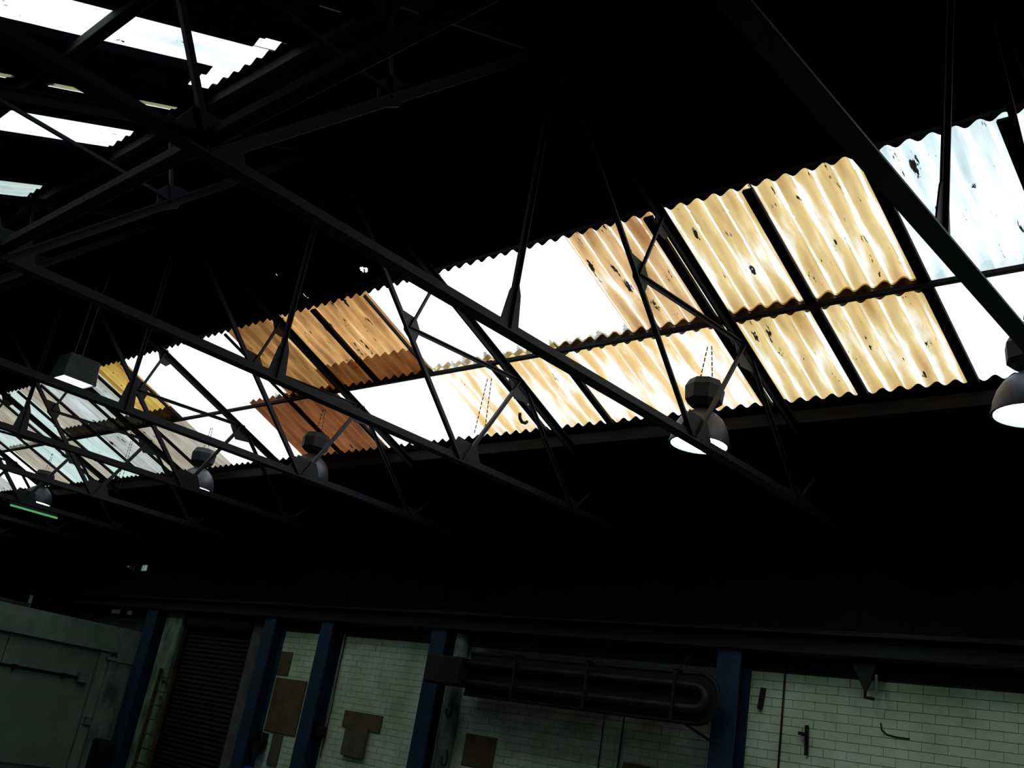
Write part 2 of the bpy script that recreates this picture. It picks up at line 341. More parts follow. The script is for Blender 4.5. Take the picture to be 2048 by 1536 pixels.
# ------------------------------------------------------------------ roof sheets
P = 0.364; X0J = -1.1118                  # joint pitch and one joint, on the sheet plane
NC = 6; CP = P/NC
ceil = thing('ceiling', V(-3.5, RIDGE_Y, zs(RIDGE_Y)), 'sooty black corrugated roof on both slopes around the rooflights', 'roof', kind='structure')
def corr(x): return AMP*math.cos(2*math.pi*(x - X0J)/CP)
def opaque(b_, x0, x1, ya, yb, zf, lift=0.0):
    n = max(2, int(round((x1-x0)/CP*8))); rows = []
    for y in (ya, yb):
        top = []; bot = []
        for i in range(n+1):
            x = x0 + (x1-x0)*i/n
            top.append(b_.verts.new(V(x, y, zf(y) + corr(x) + 0.0025 + lift))); bot.append(b_.verts.new(V(x, y, zf(y) + corr(x) + lift)))
        rows.append((top, bot))
    (t0, b0), (t1, b1) = rows
    for i in range(n):
        b_.faces.new((t0[i], t0[i+1], t1[i+1], t1[i])); b_.faces.new((b0[i], b1[i], b1[i+1], b0[i+1]))
        b_.faces.new((t0[i], b0[i], b0[i+1], t0[i+1])); b_.faces.new((t1[i], t1[i+1], b1[i+1], b1[i]))
    b_.faces.new((t0[0], t1[0], b1[0], b0[0])); b_.faces.new((t0[n], b0[n], b1[n], t1[n]))
YU, YM, YB = 2.215*KS, 2.640*KS, 3.042*KS    # rooflight rows: top, lap, bottom
YE = WY + 0.06
def sheet_shared(name, ya, yb, zf, cache={}):
    k = (round(ya, 3), round(yb, 3), zf.__name__)
    if k not in cache:
        b_ = B(); opaque(b_, X0J - 0.004, X0J + P + 0.004, ya, yb, zf)
        bmesh.ops.translate(b_, verts=b_.verts, vec=-V(X0J, ya, zf(ya)))
        me = bpy.data.meshes.new('roof_sheet'); b_.to_mesh(me); b_.free(); me.materials.append(M['asbestos'])
        for p_ in me.polygons: p_.use_smooth = False
        cache[k] = me
    return cache[k]
kmin = int(math.floor((XL - X0J)/P)); kmax = int(math.ceil((XR - X0J)/P))
ALL_ROWS = [(RIDGE_Y, YU), (YB, YE)]
CHIPS = [(-3.575, 2.155, .012, .022), (-3.555, 2.172, .010, .014), (-3.135, 2.110, .006, .012), (-3.125, 2.122, .005, .008), (-3.845, 2.208, .010, .010), (-3.62, 2.02, .004, .004)]
CHIPS = [tuple(q*KS for q in c) for c in CHIPS]
def chipped(b_, x0, x1, ya, yb, zf):
    nx = int((x1-x0)/0.0042); ny = int((yb-ya)/0.0045); g = {}
    def vert(i, j):
        if (i, j) not in g:
            x = x0 + (x1-x0)*i/nx; y = ya + (yb-ya)*j/ny; g[i, j] = b_.verts.new(V(x, y, zf(y)+corr(x)))
        return g[i, j]
    for i in range(nx):
        for j in range(ny):
            x = x0 + (x1-x0)*(i+.5)/nx; y = ya + (yb-ya)*(j+.5)/ny
            if any(((x-cx)/rx)**2 + ((y-cy)/ry)**2 < 1 + 0.9*noise.noise(Vector((x*120, y*120, 1))) for cx, cy, rx, ry in CHIPS): continue
            b_.faces.new((vert(i, j), vert(i+1, j), vert(i+1, j+1), vert(i, j+1)))
for k in range(kmin, kmax):
    for i, (ya, yb) in enumerate(ALL_ROWS):
        xa = X0J + k*P
        if i == 0 and any(xa-.01 < c[0] < xa+P+.01 for c in CHIPS):
            b_ = B(); chipped(b_, xa-.004, xa+P+.004, 1.95, yb, zs); mesh_obj('chipped_roof_sheet', b_, M['asbestos'], ceil)
            b_ = B(); opaque(b_, xa-.004, xa+P+.004, ya, 1.953, zs); mesh_obj('roof_sheet', b_, M['asbestos'], ceil); continue
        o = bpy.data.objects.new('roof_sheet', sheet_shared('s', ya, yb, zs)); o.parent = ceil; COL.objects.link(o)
        o.location = V(xa, ya, zs(ya)) - ceil.location
# chips out of the upper opaque sheets are left to the small daylight holes below
OPEN = [(-2.40, -2.212), (-2.765, -2.715), (-3.175, -2.972), (-3.952, -3.69)]
OPEN = [(a*KO, b*KO) for a, b in OPEN]
TOE = [(-1.922, -1.908), (-1.988, -1.978), (-2.54, -2.14), (-2.765, -2.715), (-3.175, -2.972), (-3.952, -3.69)]
TOE = [(a*KO, b*KO) for a, b in TOE]
YT = 1.045*KO; YS = 0.985*KO
for rows, ya, yb in ((OPEN, YN-0.03, YS), (TOE, YS, YT)):
    xs = XL; segs = []
    for a, c in sorted(rows):
        segs.append((xs, a)); xs = c
    segs.append((xs, XR))
    for a, c in segs:
        n = max(1, int(round((c-a)/P)))
        for i in range(n):
            b_ = B(); opaque(b_, a + (c-a)*i/n - (0.003 if i else 0), a + (c-a)*(i+1)/n + (0.003 if i < n-1 else 0), ya, yb, zo)
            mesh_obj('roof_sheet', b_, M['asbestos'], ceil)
# ridge-side row of the near slope (sheets above the strips), with broken chips at its lower edge
holes_far = [(-2.12, 1.031, .035, .03), (-1.975, 1.003, .022, .018), (-1.905, 1.009, .04, .012), (-1.93, .985, .03, .01)]
for k in range(kmin, kmax):
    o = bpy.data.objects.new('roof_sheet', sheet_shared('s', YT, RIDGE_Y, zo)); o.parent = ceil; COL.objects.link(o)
    o.location = V(X0J + k*P, YT, zo(YT)) - ceil.location
b_ = B()
for sgn, zf in ((1, zs), (-1, zo)):
    ya, yb = RIDGE_Y, RIDGE_Y + sgn*0.09
    a0, a1 = V(XL, ya, zf(ya)+0.035), V(XR, ya, zf(ya)+0.035); c0, c1 = V(XL, yb, zf(yb)+0.022), V(XR, yb, zf(yb)+0.022)
    d = Vector((0, 0, 0.01))
    hexa(b_, [a0, a1, c1, c0, a0+d, a1+d, c1+d, c0+d] if sgn < 0 else [a0, c0, c1, a1, a0+d, c0+d, c1+d, a1+d])
mesh_obj('ridge_cap', b_, M['asbestos'], ceil)

# ------------------------------------------------------------------ rooflight sheets
def light_sheet(name, m, x0, x1, ya, yb, zf, parent, holes=0.0, seed=0, ragged=0.0, keep=None, uoff=0.0, lift=0.0, side=1):
    n = max(4, int(round((x1-x0)/CP*10))); r_ = max(6, int(abs(yb-ya)/0.0078))
    b_ = B(); uvl = b_.loops.layers.uv.new('UVMap'); g = []
    for j in range(r_+1):
        t = j/r_; y = ya + (yb-ya)*t; row = []
        for i in range(n+1):
            x = x0 + (x1-x0)*i/n
            wob = 0.0012*noise.noise(Vector((x*6, y*9, seed)))
            row.append(b_.verts.new(V(x, y, zf(y) + corr(x) + 0.001 + wob + lift)))
        g.append(row)
    for j in range(r_):
        for i in range(n):
            x = x0 + (x1-x0)*(i+.5)/n; t = (j+.5)/r_; u = (x - X0J)/CP + uoff
            ph = u % 1.0
            if holes > 0:
                q = noise.noise(Vector((x*26 + seed*3, (ya+(yb-ya)*t)*11, seed))) + 0.5*noise.noise(Vector((x*80, (ya+(yb-ya)*t)*45, seed+5)))
                trough = 1.0 - abs(ph-0.30)/0.16
                if trough > 0 and q + 0.5*trough - 0.75*t*side > 1.05 - holes: continue
            if keep and not keep((i+.5)/n, t, x): continue
            f = b_.faces.new((g[j][i], g[j][i+1], g[j+1][i+1], g[j+1][i]))
            for lp, (ii, jj) in zip(f.loops, ((i, j), (i+1, j), (i+1, j+1), (i, j+1))):
                xx = x0 + (x1-x0)*ii/n
                lp[uvl].uv = ((xx - X0J)/CP + uoff, jj/r_)
    bmesh.ops.delete(b_, geom=[v for v in b_.verts if not v.link_faces], context='VERTS')
    return mesh_obj(name, b_, m, parent, smooth=True)
w1 = thing('window_1', V(-4, YB, zs(YB)), 'long sloping band of amber, brown and white corrugated rooflight sheets in two rows', 'skylight', kind='structure')
def ragged_stub(m, x0, x1, seed):
    """torn remnants of a broken sheet along its lower lap"""
    def keep(u, t, x):
        hgt = 0.05 + 0.055*noise.noise(Vector((x*22, seed, 0))) + 0.06*max(0, noise.noise(Vector((x*70, seed, 3))))
        ph = ((x-X0J)/CP) % 1.0
        if 0.35 < ph < 0.5: hgt += 0.045
        return (1-t) < hgt
    light_sheet('broken_sheet_stub', m, x0, x1, YU, YM+0.01, zs, w1, keep=keep, seed=seed)
XJ = lambda k: X0J - k*P
LAP = 0.022
def lab(o, t): o['label'] = t; return o
upper = {-4: ('clear', 0, ''), -3: ('clear', 0, ''), -2: ('whiteblue', .8, ''), -1: ('whiteblue', .8, 'blue-white rooflight sheet with torn top edge and dark leaf clumps'), 0: ('pale', .95, 'pale amber rooflight sheet split open along its troughs'),
         1: ('pale', .9, 'pale amber rooflight sheet with thin white splits'), 2: ('rust', .95, 'rust streaked amber sheet with dark debris'),
         6: ('deep', .55, 'deep amber rooflight sheet with a brown lower end'), 7: ('deep', .5, 'deep amber rooflight sheet with a brown lower end, beside the rafter'), 8: ('olive', .3, 'ochre brown weathered sheet'),
         12: ('yellow', .5, 'ochre yellow sheet with flaking top'), 13: ('grey', .3, ''), 14: ('grey', .3, ''), 15: ('beige', .2, ''), 16: ('mint', 0, ''), 17: ('beige', .2, ''), 18: ('mint', .2, ''), 19: ('grey', .2, ''), 20: ('beige', 0, ''), 21: ('grey', 0, ''), 22: ('grey', 0, '')}
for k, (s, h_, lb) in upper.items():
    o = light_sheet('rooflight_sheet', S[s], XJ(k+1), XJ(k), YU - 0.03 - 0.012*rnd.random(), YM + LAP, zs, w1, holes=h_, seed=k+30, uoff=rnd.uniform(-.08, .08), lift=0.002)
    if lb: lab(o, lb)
# sheet half width slivers at the rim of the missing ones
for k in (3, 4, 5):
    ragged_stub(S['grey'], XJ(k+1), XJ(k), 3+k)
# upper row: gap from joint 6.. to 6 is daylight, next gap at 9..12
ragged_stub(S['grey'], XJ(9)-0.35*P, XJ(9), 21)
for k in (9, 10, 11):
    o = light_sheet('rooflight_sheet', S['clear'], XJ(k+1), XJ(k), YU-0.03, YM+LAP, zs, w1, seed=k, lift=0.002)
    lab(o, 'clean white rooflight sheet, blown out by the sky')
lower = {-4: 'clear', -3: 'clear', -2: 'clear', -1: 'clear', 0: 'pale', 1: 'pale', 2: 'paler', 3: 'paler', 4: 'paler', 5: 'paler', 8: 'brown', 9: 'brown',
         12: 'beige', 13: 'beige', 14: 'grey', 15: 'mint', 16: 'beige', 17: 'mint', 18: 'beige', 19: 'clear', 20: 'clear', 21: 'grey', 22: 'grey'}
lbl = {0: 'pale amber sheet with one long black tear', 8: 'red brown heavily soiled sheet', 9: 'red brown smooth sheet', 17: 'pale mint sheet between beige ones'}
# gap XJ(5) .. : lower row jogs by most of a sheet here
lowset = dict(lower); lowset[6] = 'clear'; lowset[7] = 'clear'; lowset[10] = 'clear'; lowset[11] = 'clear'
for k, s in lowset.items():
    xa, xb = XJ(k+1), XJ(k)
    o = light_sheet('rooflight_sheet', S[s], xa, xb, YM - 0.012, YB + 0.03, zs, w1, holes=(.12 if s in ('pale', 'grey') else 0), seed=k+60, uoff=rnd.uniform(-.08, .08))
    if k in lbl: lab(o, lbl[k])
# tan second layer under the foot of the deep amber sheets
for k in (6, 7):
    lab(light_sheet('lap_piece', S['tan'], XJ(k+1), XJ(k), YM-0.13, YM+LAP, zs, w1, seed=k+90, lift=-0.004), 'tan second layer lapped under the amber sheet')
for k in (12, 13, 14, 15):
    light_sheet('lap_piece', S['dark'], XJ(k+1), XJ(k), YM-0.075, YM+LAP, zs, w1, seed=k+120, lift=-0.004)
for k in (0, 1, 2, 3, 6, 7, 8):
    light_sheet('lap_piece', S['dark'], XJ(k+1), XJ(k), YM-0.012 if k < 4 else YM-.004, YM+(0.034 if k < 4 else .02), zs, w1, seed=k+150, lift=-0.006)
# cover strips over the joints
def strip(k, ya, yb, w_=0.034):
    b_ = B(); x = XJ(k)
    a, c = V(x, ya, zs(ya)-0.012), V(x, yb, zs(yb)-0.012)
    bar(b_, a, c, XA, w_*H, 0.012*H); mesh_obj('cover_strip', b_, M['timber'], w1)
for k in (-1, 0, 1, 2): strip(k, YU, YB)
for k in (4, 5): strip(k, YM, YB, 0.03)
strip(7, YU, YM, 0.032); strip(8, YM, YB, 0.02); strip(9, YM, YB, 0.026)
for k in (13, 14, 15, 16, 17, 18, 19): strip(k, YU, YB, 0.022)
strip(12, YU, YM, 0.014); strip(6, YU, YM, 0.008); strip(9, YU, YM, 0.010)
# rooflight strips in the near slope
for n_, (i, s, lb) in enumerate(((0, 'strip', 'narrow rooflight strip at the top left corner, crossed by a purlin'), (1, 'flat', 'thin dim yellow slit between roof sheets, broken into slivers'),
                                 (2, 'strip', 'second narrow rooflight strip on the near slope at the left edge'), (3, 'mint', 'third and dimmest narrow rooflight strip on the near slope'))):
    a, c = OPEN[i]
    wn = thing('window_%d' % (n_+3), V((a+c)/2, YT, zo(YT)), lb, 'skylight', kind='structure')
    if i == 1:
        def kp(u, t, x):
            y = t*(YT+0.02)
            v = noise.noise(Vector((x*30, y*14, 2)))*.02
            return (y + v < 0.62*KO) or (0.70*KO < y + v < 0.815*KO) or (0.93*KO < y + v)
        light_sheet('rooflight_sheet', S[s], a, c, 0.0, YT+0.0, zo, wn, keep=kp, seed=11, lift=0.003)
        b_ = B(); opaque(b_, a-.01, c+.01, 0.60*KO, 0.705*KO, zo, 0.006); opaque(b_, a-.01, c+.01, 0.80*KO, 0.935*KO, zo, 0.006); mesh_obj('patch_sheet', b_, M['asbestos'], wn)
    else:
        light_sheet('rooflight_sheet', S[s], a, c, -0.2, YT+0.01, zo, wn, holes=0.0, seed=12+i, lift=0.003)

# ------------------------------------------------------------------ purlins
def purlin(y, zf, lb, dy=0.021, dz=0.036, x0=XL+0.03, x1=XR-0.03):
    z1 = zf(y) - AMP - 0.003; b_ = B(); box(b_, x0, x1, y-dy/2, y+dy/2, z1-dz, z1); bevel(b_, 0.004)
    tag(mesh_obj('purlin', b_, M['timber'], origin=V((x0+x1)/2, y, z1-dz)), lb, 'beam', 'purlins')
purlin(1.80, zs, 'dark purlin just below the ridge, on the rooflight side')
purlin(2.205, zs, 'dark purlin above the top edge of the rooflight band')
purlin(YM+0.004, zs, 'dark purlin running between the two rows of rooflights', dy=0.018, dz=0.016)
purlin(3.145, zs, 'dark purlin along the bottom edge of the rooflight band', dy=0.03, dz=0.05)
purlin(3.55, zs, 'dark purlin near the eave above the brick wall')
purlin(1.58, zo, 'dark purlin just below the ridge, on the near slope')
purlin(1.13, zo, 'dark purlin above the ends of the near slope strips')
purlin(0.675, zo, 'dark purlin crossing the top left rooflight strip', dy=0.030)
purlin(0.23, zo, 'dark purlin low on the near slope')
purlin(-0.2, zo, 'dark purlin next to the near wall')

# ------------------------------------------------------------------ roof trusses
def T2(u, z): return Vector((0, u*H, z*H))       # local truss coordinates, origin on the chord under the ridge
def make_truss():
    root = thing('roof_truss', V(0, RY, 1.0), None, 'roof truss', 'roof trusses')
    def part(name, b_, m=M['steel']): return mesh_obj(name, b_, m, root, origin=None) if False else _p(name, b_, m)
    def _p(name, b_, m):
        me = bpy.data.meshes.new(name); b_.to_mesh(me); b_.free(); me.materials.append(m)
        return link(bpy.data.objects.new(name, me), root)
    def q(u, z): return T2(u, z - 1.0)
    def tee(name, a, c, flange, web, down, m=M['steel']):
        b_ = B(); d = (c-a).normalized(); n = XA.cross(d).normalized()
        if n.z < 0: n = -n
        if down: n = -n
        bar(b_, a, c, XA, flange, 0.012)
        bar(b_, a + n*web/2, c + n*web/2, n, web, 0.022)
        return part(name, b_, m)
    tee('bottom_chord', q(-2.21, 1.0), q(2.20, 1.0), 0.115, 0.075, False)
    ru = lambda u: 2.5715 - SL*(u + RY) - 0.012
    for s in (1, -1):
        tee('rafter', q(0, ru(0)), q(s*2.21, ru(2.21)), 0.115, 0.07, True, M['rafter'])
        def st(u0, z0, u1, z1, w_):
            b_ = B(); a, c = q(s*u0, z0), q(s*u1, z1); d = (c-a).normalized(); n = XA.cross(d)
            bar(b_, a, c, n, w_, 0.012); bar(b_, a + n*(w_/2) + XA*0.018, c + n*(w_/2) + XA*0.018, XA, w_*0.7, 0.010)
            part('strut', b_)
        st(0.885, 1.0, 0.02, ru(0)-0.01, 0.062)
        st(0.50, 1.40, 0.585, 1.66, 0.034); st(0.50, 1.40, 1.12, 1.425, 0.034)
        st(0.885, 1.01, 1.12, 1.43, 0.05); st(1.12, 1.43, 1.555, 1.0, 0.034); st(1.555, 1.0, 1.72, ru(1.72), 0.030)
        for pts in (((0.79, 1.0), (0.99, 1.0), (0.945, 1.085), (0.84, 1.095)), ((0.475, 1.385), (0.535, 1.345), (0.55, 1.41), (0.52, 1.45), (0.455, 1.455)),
                    ((1.04, 1.462), (1.22, 1.385), (1.19, 1.355), (1.10, 1.345), (1.05, 1.41)), ((0.52, ru(.52)), (0.64, ru(.64)), (0.60, ru(.6)-0.06), (0.565, ru(.6)-0.055)),
                    ((1.49, 1.0), (1.63, 1.0), (1.59, 1.05), (1.53, 1.055))):
            b_ = B(); prism(b_, [q(s*u, z) for u, z in (pts if s > 0 else pts[::-1])], XA, 0.010); part('gusset_plate', b_)
    b_ = B(); bar(b_, q(0, 1.0), q(0, ru(0)), YA, 0.032, 0.012); bar(b_, q(0.008, 1.0)+XA*0.014, q(0.008, ru(0))+XA*0.014, XA, 0.03, 0.008); part('king_post', b_)
    b_ = B(); prism(b_, [q(-0.03, 1.0), q(0.045, 1.0), q(0.03, 1.115), q(0.01, 1.16), q(-0.012, 1.115)], XA, 0.010); part('gusset_plate', b_)
    b_ = B(); prism(b_, [q(-0.12, ru(.12)), q(0.0, ru(0)-0.10), q(0.12, ru(.12)), q(0, ru(0))], XA, 0.012); part('gusset_plate', b_)
    return root
TX = [(-0.655, 'nearest roof truss, its thick chord crossing the white panels at the right edge'),
      (-1.755, 'roof truss whose chord runs from the top left corner past the nearest hanging lamp'),
      (-2.800, 'third truss from the right, crossing the missing panels and the brown sheets'),
      (-3.845, 'fourth truss from the right, its rafter between the amber sheets left of centre'),
      (-4.890, 'fifth truss from the right, over the white sheets near the domed lamp at left'),
      (-5.935, 'sixth truss from the right, beside the box lamp'), (-6.98, 'seventh truss from the right, with a green glowing tube added under its chord'),
      (-8.025, 'eighth truss, far left behind the green lit chord'), (-9.07, 'farthest truss, next to the dark end wall')]
tr0 = make_truss()
for i, (x, lb) in enumerate(TX):
    t = tr0 if i == 0 else copy_tree(tr0)
    t.location = V(x, RY, 1.0); t['label'] = lb
b_ = B(); box(b_, XL+0.05, XR-0.05, 0.735, 0.765, 1.02, 1.045); bevel(b_, 0.004)
tag(mesh_obj('longitudinal_tie', b_, M['rafter'], origin=V(-3, 0.75, 1.02)), 'dark horizontal tie joining the truss chords under the near slope', 'beam')

# ------------------------------------------------------------------ columns and crane beam
def column(x0, x1, z1, lb, wd=None):
    yc0, yc1 = 3.752, WY-0.002
    c = thing('steel_column', V((x0+x1)/2, 3.8, FZ), lb, 'column', 'blue columns along the brick wall')
    b_ = B(); box(b_, x0, x1, yc0, yc0+0.008, FZ+0.01, z1); mesh_obj('front_flange', b_, M['bluesteel'], c)
    b_ = B(); box(b_, x0, x1, yc1-0.008, yc1, FZ+0.01, z1); mesh_obj('back_flange', b_, M['bluesteel'], c)
    xm = (x0+x1)/2; b_ = B(); box(b_, xm-0.003, xm+0.003, yc0+0.008, yc1-0.008, FZ+0.01, z1); mesh_obj('web', b_, M['bluesteel'], c)
    b_ = B(); box(b_, x0-0.02, x1+0.02, yc0-0.02, yc1, FZ, FZ+0.01); mesh_obj('base_plate', b_, M['bluesteel'], c)
column(-5.70, -5.585, 0.556, 'slim blue column at the right side of the dark shutter')
column(-5.105, -4.99, 0.556, 'slim blue column between the two narrow white wall panels, with a cable on it')
column(-4.13, -4.015, 0.556, 'slim blue column left of the tube heater')
column(-2.365, -2.255, 0.556, 'slim blue column right of the rounded end of the tube heater')
column(-7.24, -7.09, 0.556, 'dark blue column in the corner beside the grey partition')
bmn = thing('crane_beam', V(-3.5, 3.78, 0.556), 'long dark steel beam resting on the blue columns', 'beam')
for z0, z1, y0, y1, nm in ((0.556, 0.563, 3.73, 3.83, 'lower_flange'), (0.630, 0.637, 3.73, 3.83, 'upper_flange'), (0.563, 0.630, 3.777, 3.783, 'beam_web')):
    b_ = B(); box(b_, XL+0.1, XR-0.1, y0, y1, z0, z1); mesh_obj(nm, b_, M['black'], bmn)
b_ = B(); box(b_, XL+0.1, XR-0.1, 3.765, 3.79, 0.637, 0.655); bevel(b_, 0.006)
mesh_obj('rail', b_, mat('worn_rail_steel', (0.022, 0.022, 0.022), (0.014, 0.014, 0.014), rough=0.3, metal=0.8), bmn)

# ------------------------------------------------------------------ shutter doorway
d1 = thing('door_1', V(-6.35, WY, FZ), 'tall dark roller shutter between the corner column and the first slim column', 'door', kind='structure')
b_ = B(); box(b_, -6.80, -5.93, WY+0.03, WY+0.09, FZ, 0.62); mesh_obj('shutter_backing', b_, M['shutter'], d1)
me = None
nz = int((0.55-FZ)/0.030)
for i in range(nz):
    z = FZ + 0.01 + i*0.030
    if me is None:
        b_ = B(); pr_ = [V(-6.78, WY+0.028, z), V(-6.78, WY+0.012, z+0.006), V(-6.78, WY+0.010, z+0.015), V(-6.78, WY+0.014, z+0.024), V(-6.78, WY+0.028, z+0.0285)]
        prism(b_, [p + XA*0.41*H for p in pr_], XA, 0.82*H); o = mesh_obj('slat', b_, M['shutter'], d1); me = o.data
    else:
        o = bpy.data.objects.new('slat', me); link(o, d1); o.location = Vector((0, 0, i*0.030*H))
for x in (-6.80, -5.955):
    b_ = B(); box(b_, x, x+0.022, WY-0.01, WY+0.03, FZ, 0.55); mesh_obj('side_rail', b_, M['shutter'], d1)
b_ = B(); tube(b_, [V(-6.78, WY-0.01, 0.50), V(-5.96, WY-0.01, 0.50)], 0.05*H, 14); mesh_obj('shutter_roll', b_, M['shutter'], d1, smooth=True)
# plaster piers each side
b_ = B(); box(b_, -7.06, -6.83, WY-0.035, WY+0.0, FZ, 0.60); bevel(b_, 0.01)
tag(mesh_obj('trim_1', b_, M['roughplaster'], origin=V(-6.95, WY, FZ)), 'rough stained plaster pier behind the ladder', 'pier', kind='structure')
b_ = B(); box(b_, -5.93, -5.72, WY-0.02, WY+0.0, FZ, 0.55)
b_2 = mat('purple_grey_render', (0.16, 0.14, 0.15), (0.09, 0.08, 0.09), rough=0.9, scale=4)
tag(mesh_obj('trim_2', b_, b_2, origin=V(-5.8, WY, FZ)), 'narrow dull purple pier left of the first slim blue column', 'pier', kind='structure')

# ------------------------------------------------------------------ partition with a sliding door, far left
PX = -7.30
wp = thing('wall_partition', V(PX, 3.2, FZ), 'pale grey green rendered partition at lower left with a deep lintel', 'wall', kind='structure')
def pbox(nm, y0, y1, z0, z1, x1=0.0, th=0.10, m=M['concrete'], par=wp, bev=0.0):
    b_ = B(); box(b_, PX+x1-th, PX+x1, y0, y1, z0, z1)
    if bev: bevel(b_, bev)
    return mesh_obj(nm, b_, m, par)
pbox('lintel', 0.6, 3.635, 0.205, 0.382, 0.02, 0.12)
pbox('pier_block', 3.640, 3.787, 0.145, 0.384, 0.018, 0.12)
pbox('pier', 3.60, 3.787, FZ, 0.143, 0.008, 0.12, M['roughplaster'])
pbox('pier', 0.6, 1.9, FZ, 0.203, 0.0, 0.12, M['concrete'])
pbox('pier_capital', 3.575, 3.80, 0.150, 0.172, 0.012, 0.10, M['concrete'])
pbox('top_slab', 0.6, 2.93, 0.384, 0.412, -0.01, 0.12, M['soot'])
door = thing('door_2', V(PX-0.04, 3.2, FZ), 'wide faded grey door under the lintel with a horizontal bar across it', 'door', kind='structure')
pbox('door_panel', 1.9, 2.868, FZ+0.005, 0.20, -0.035, 0.03, M['doorpaint'], door)
pbox('door_panel', 2.872, 2.905, FZ+0.005, 0.20, -0.028, 0.03, M['doorpaint'], door)
pbox('door_panel', 2.909, 3.525, FZ+0.005, 0.20, -0.035, 0.03, M['doorpaint'], door)
pbox('door_frame', 3.531, 3.60, FZ+0.005, 0.20, -0.02, 0.05, M['concrete'], door)
b_ = B(); tube(b_, [V(PX+0.0, 1.95, -0.008), V(PX+0.0, 3.41, -0.008)], 0.011*H, 10); dbar = mesh_obj('bar', b_, M['black'], door, smooth=True)
b_ = B(); box(b_, PX-0.02, PX+0.03, 3.405, 3.475, -0.035, 0.03); bevel(b_, 0.01); mesh_obj('bar_lock', b_, M['pipe'], dbar)

for y in (2.2, 2.95, 3.3):
    b_ = B(); box(b_, PX-0.04, PX+0.014, y, y+0.02, -0.024, 0.008); mesh_obj('bar_bracket', b_, M['black'], dbar)
b_ = B(); box(b_, PX-0.02, PX+0.006, 3.547, 3.60, -0.305, -0.255); bevel(b_, 0.004)
tag(mesh_obj('notice_plate', b_, M['pipe'], origin=V(PX, 3.57, -0.3)), 'small pale plate on the door jamb at lower left', 'plate')
b_ = B(); box(b_, PX-0.0, PX+0.16, 3.64, 3.74, FZ, -0.38); bevel(b_, 0.04)
tag(mesh_obj('waste_bin', b_, M['black'], origin=V(PX+.08, 3.69, FZ)), 'black bin standing against the partition pier', 'bin')
# faint stub post on the partition
b_ = B(); box(b_, PX-0.1, PX-0.08, 2.945, 2.96, 0.384, 0.47); tag(mesh_obj('post_stub', b_, M['pipe'], origin=V(PX-.09, 2.95, .384)), 'short grey post standing on top of the partition', 'post')

# ------------------------------------------------------------------ ladder
ld = thing('ladder', V(-6.92, 3.62, FZ), 'worn yellow ladder leaning on the plaster pier left of the dark shutter', 'ladder')
lb0, lb1 = V(-6.645, 3.70, FZ), V(-6.815, 3.80, 0.15)
def lp(s, t):
    p = lb0.lerp(lb1, t); return p + XA*(s*0.092*H)
for s in (-1, 1):
    b_ = B(); bar(b_, lp(s, 0), lp(s, 1), YA, 0.065, 0.03); mesh_obj('rail', b_, M['ladder'], ld)
for i in range(8):
    t = 0.07 + i*0.122; b_ = B(); bar(b_, lp(-1, t), lp(1, t), YA, 0.035, 0.025); mesh_obj('rung', b_, M['ladder'], ld)

# ------------------------------------------------------------------ tube heater
hy = 3.62
ht = thing('tube_heater', V(-3.1, hy, 0.24), 'dark U shaped tube heater hanging along the wall under the beam', 'heater')
pts = [V(-3.74, hy, 0.378), V(-2.40, hy, 0.378)]
R_ = 0.0445
for i in range(13):
    a = math.pi/2 - math.pi*i/12; pts.append(V(-2.372 + 0.055*math.cos(a)*1.0, hy, 0.3335 + R_*math.sin(a)))
pts += [V(-2.40, hy, 0.289), V(-3.74, hy, 0.289)]
b_ = B(); tube(b_, pts, 0.0165*H, 12); mesh_obj('radiant_tube', b_, M['tube'], ht, smooth=True)
# reflector: shallow hood behind and over the tubes with rounded end
b_ = B(); poly = [V(-3.70, hy+0.03, 0.235), V(-2.37, hy+0.03, 0.235)]
for i in range(1, 12):
    a = -math.pi/2 + math.pi*i/12; poly.append(V(-2.37 + 0.095*math.cos(a), hy+0.03, 0.333 + 0.098*math.sin(a)))
poly += [V(-2.37, hy+0.03, 0.431), V(-3.70, hy+0.03, 0.431)]
prism(b_, poly, YA, 0.012); refl = mesh_obj('reflector', b_, M['black'], ht)
b_ = B(); tube(b_, [p + Vector((0, 0, 0)) for p in poly[1:-1]], 0.009*H, 6); tube(b_, [poly[-1], poly[-2]], 0.009*H, 6); tube(b_, [poly[0], poly[1]], 0.009*H, 6); mesh_obj('reflector_rim', b_, M['black'], refl, smooth=True)
b_ = B(); box(b_, -3.93, -3.69, hy-0.05, hy+0.06, 0.265, 0.40); bevel(b_, 0.02); mesh_obj('burner_box', b_, M['heaterbox'], ht)
b_ = B(); lathe(b_, [(0.0, 0), (0.018, 0), (0.022, 0.006), (0.02, 0.03)], V(-3.72, hy-0.04, 0.402), 12, True); mesh_obj('flue_stub', b_, M['pipe'], ht)
for x in (-3.35, -2.92, -2.46):
    b_ = B(); box(b_, x-0.007, x+0.007, hy-0.024, hy-0.018, 0.235, 0.435); box(b_, x-0.007, x+0.007, hy-0.024, hy+0.04, 0.43, 0.437); mesh_obj('strap', b_, M['black'], ht)
    b_ = B(); tube(b_, [V(x, hy, 0.437), V(x, hy+0.13, 0.555)], 0.006, 6); mesh_obj('hanger_rod', b_, M['black'], ht)
b_ = B(); bar(b_, V(-2.43, hy+.02, .235), V(-2.33, WY, 0.15), XA, 0.03, 0.02)
mesh_obj('wall_brace', b_, M['tube'], ht)

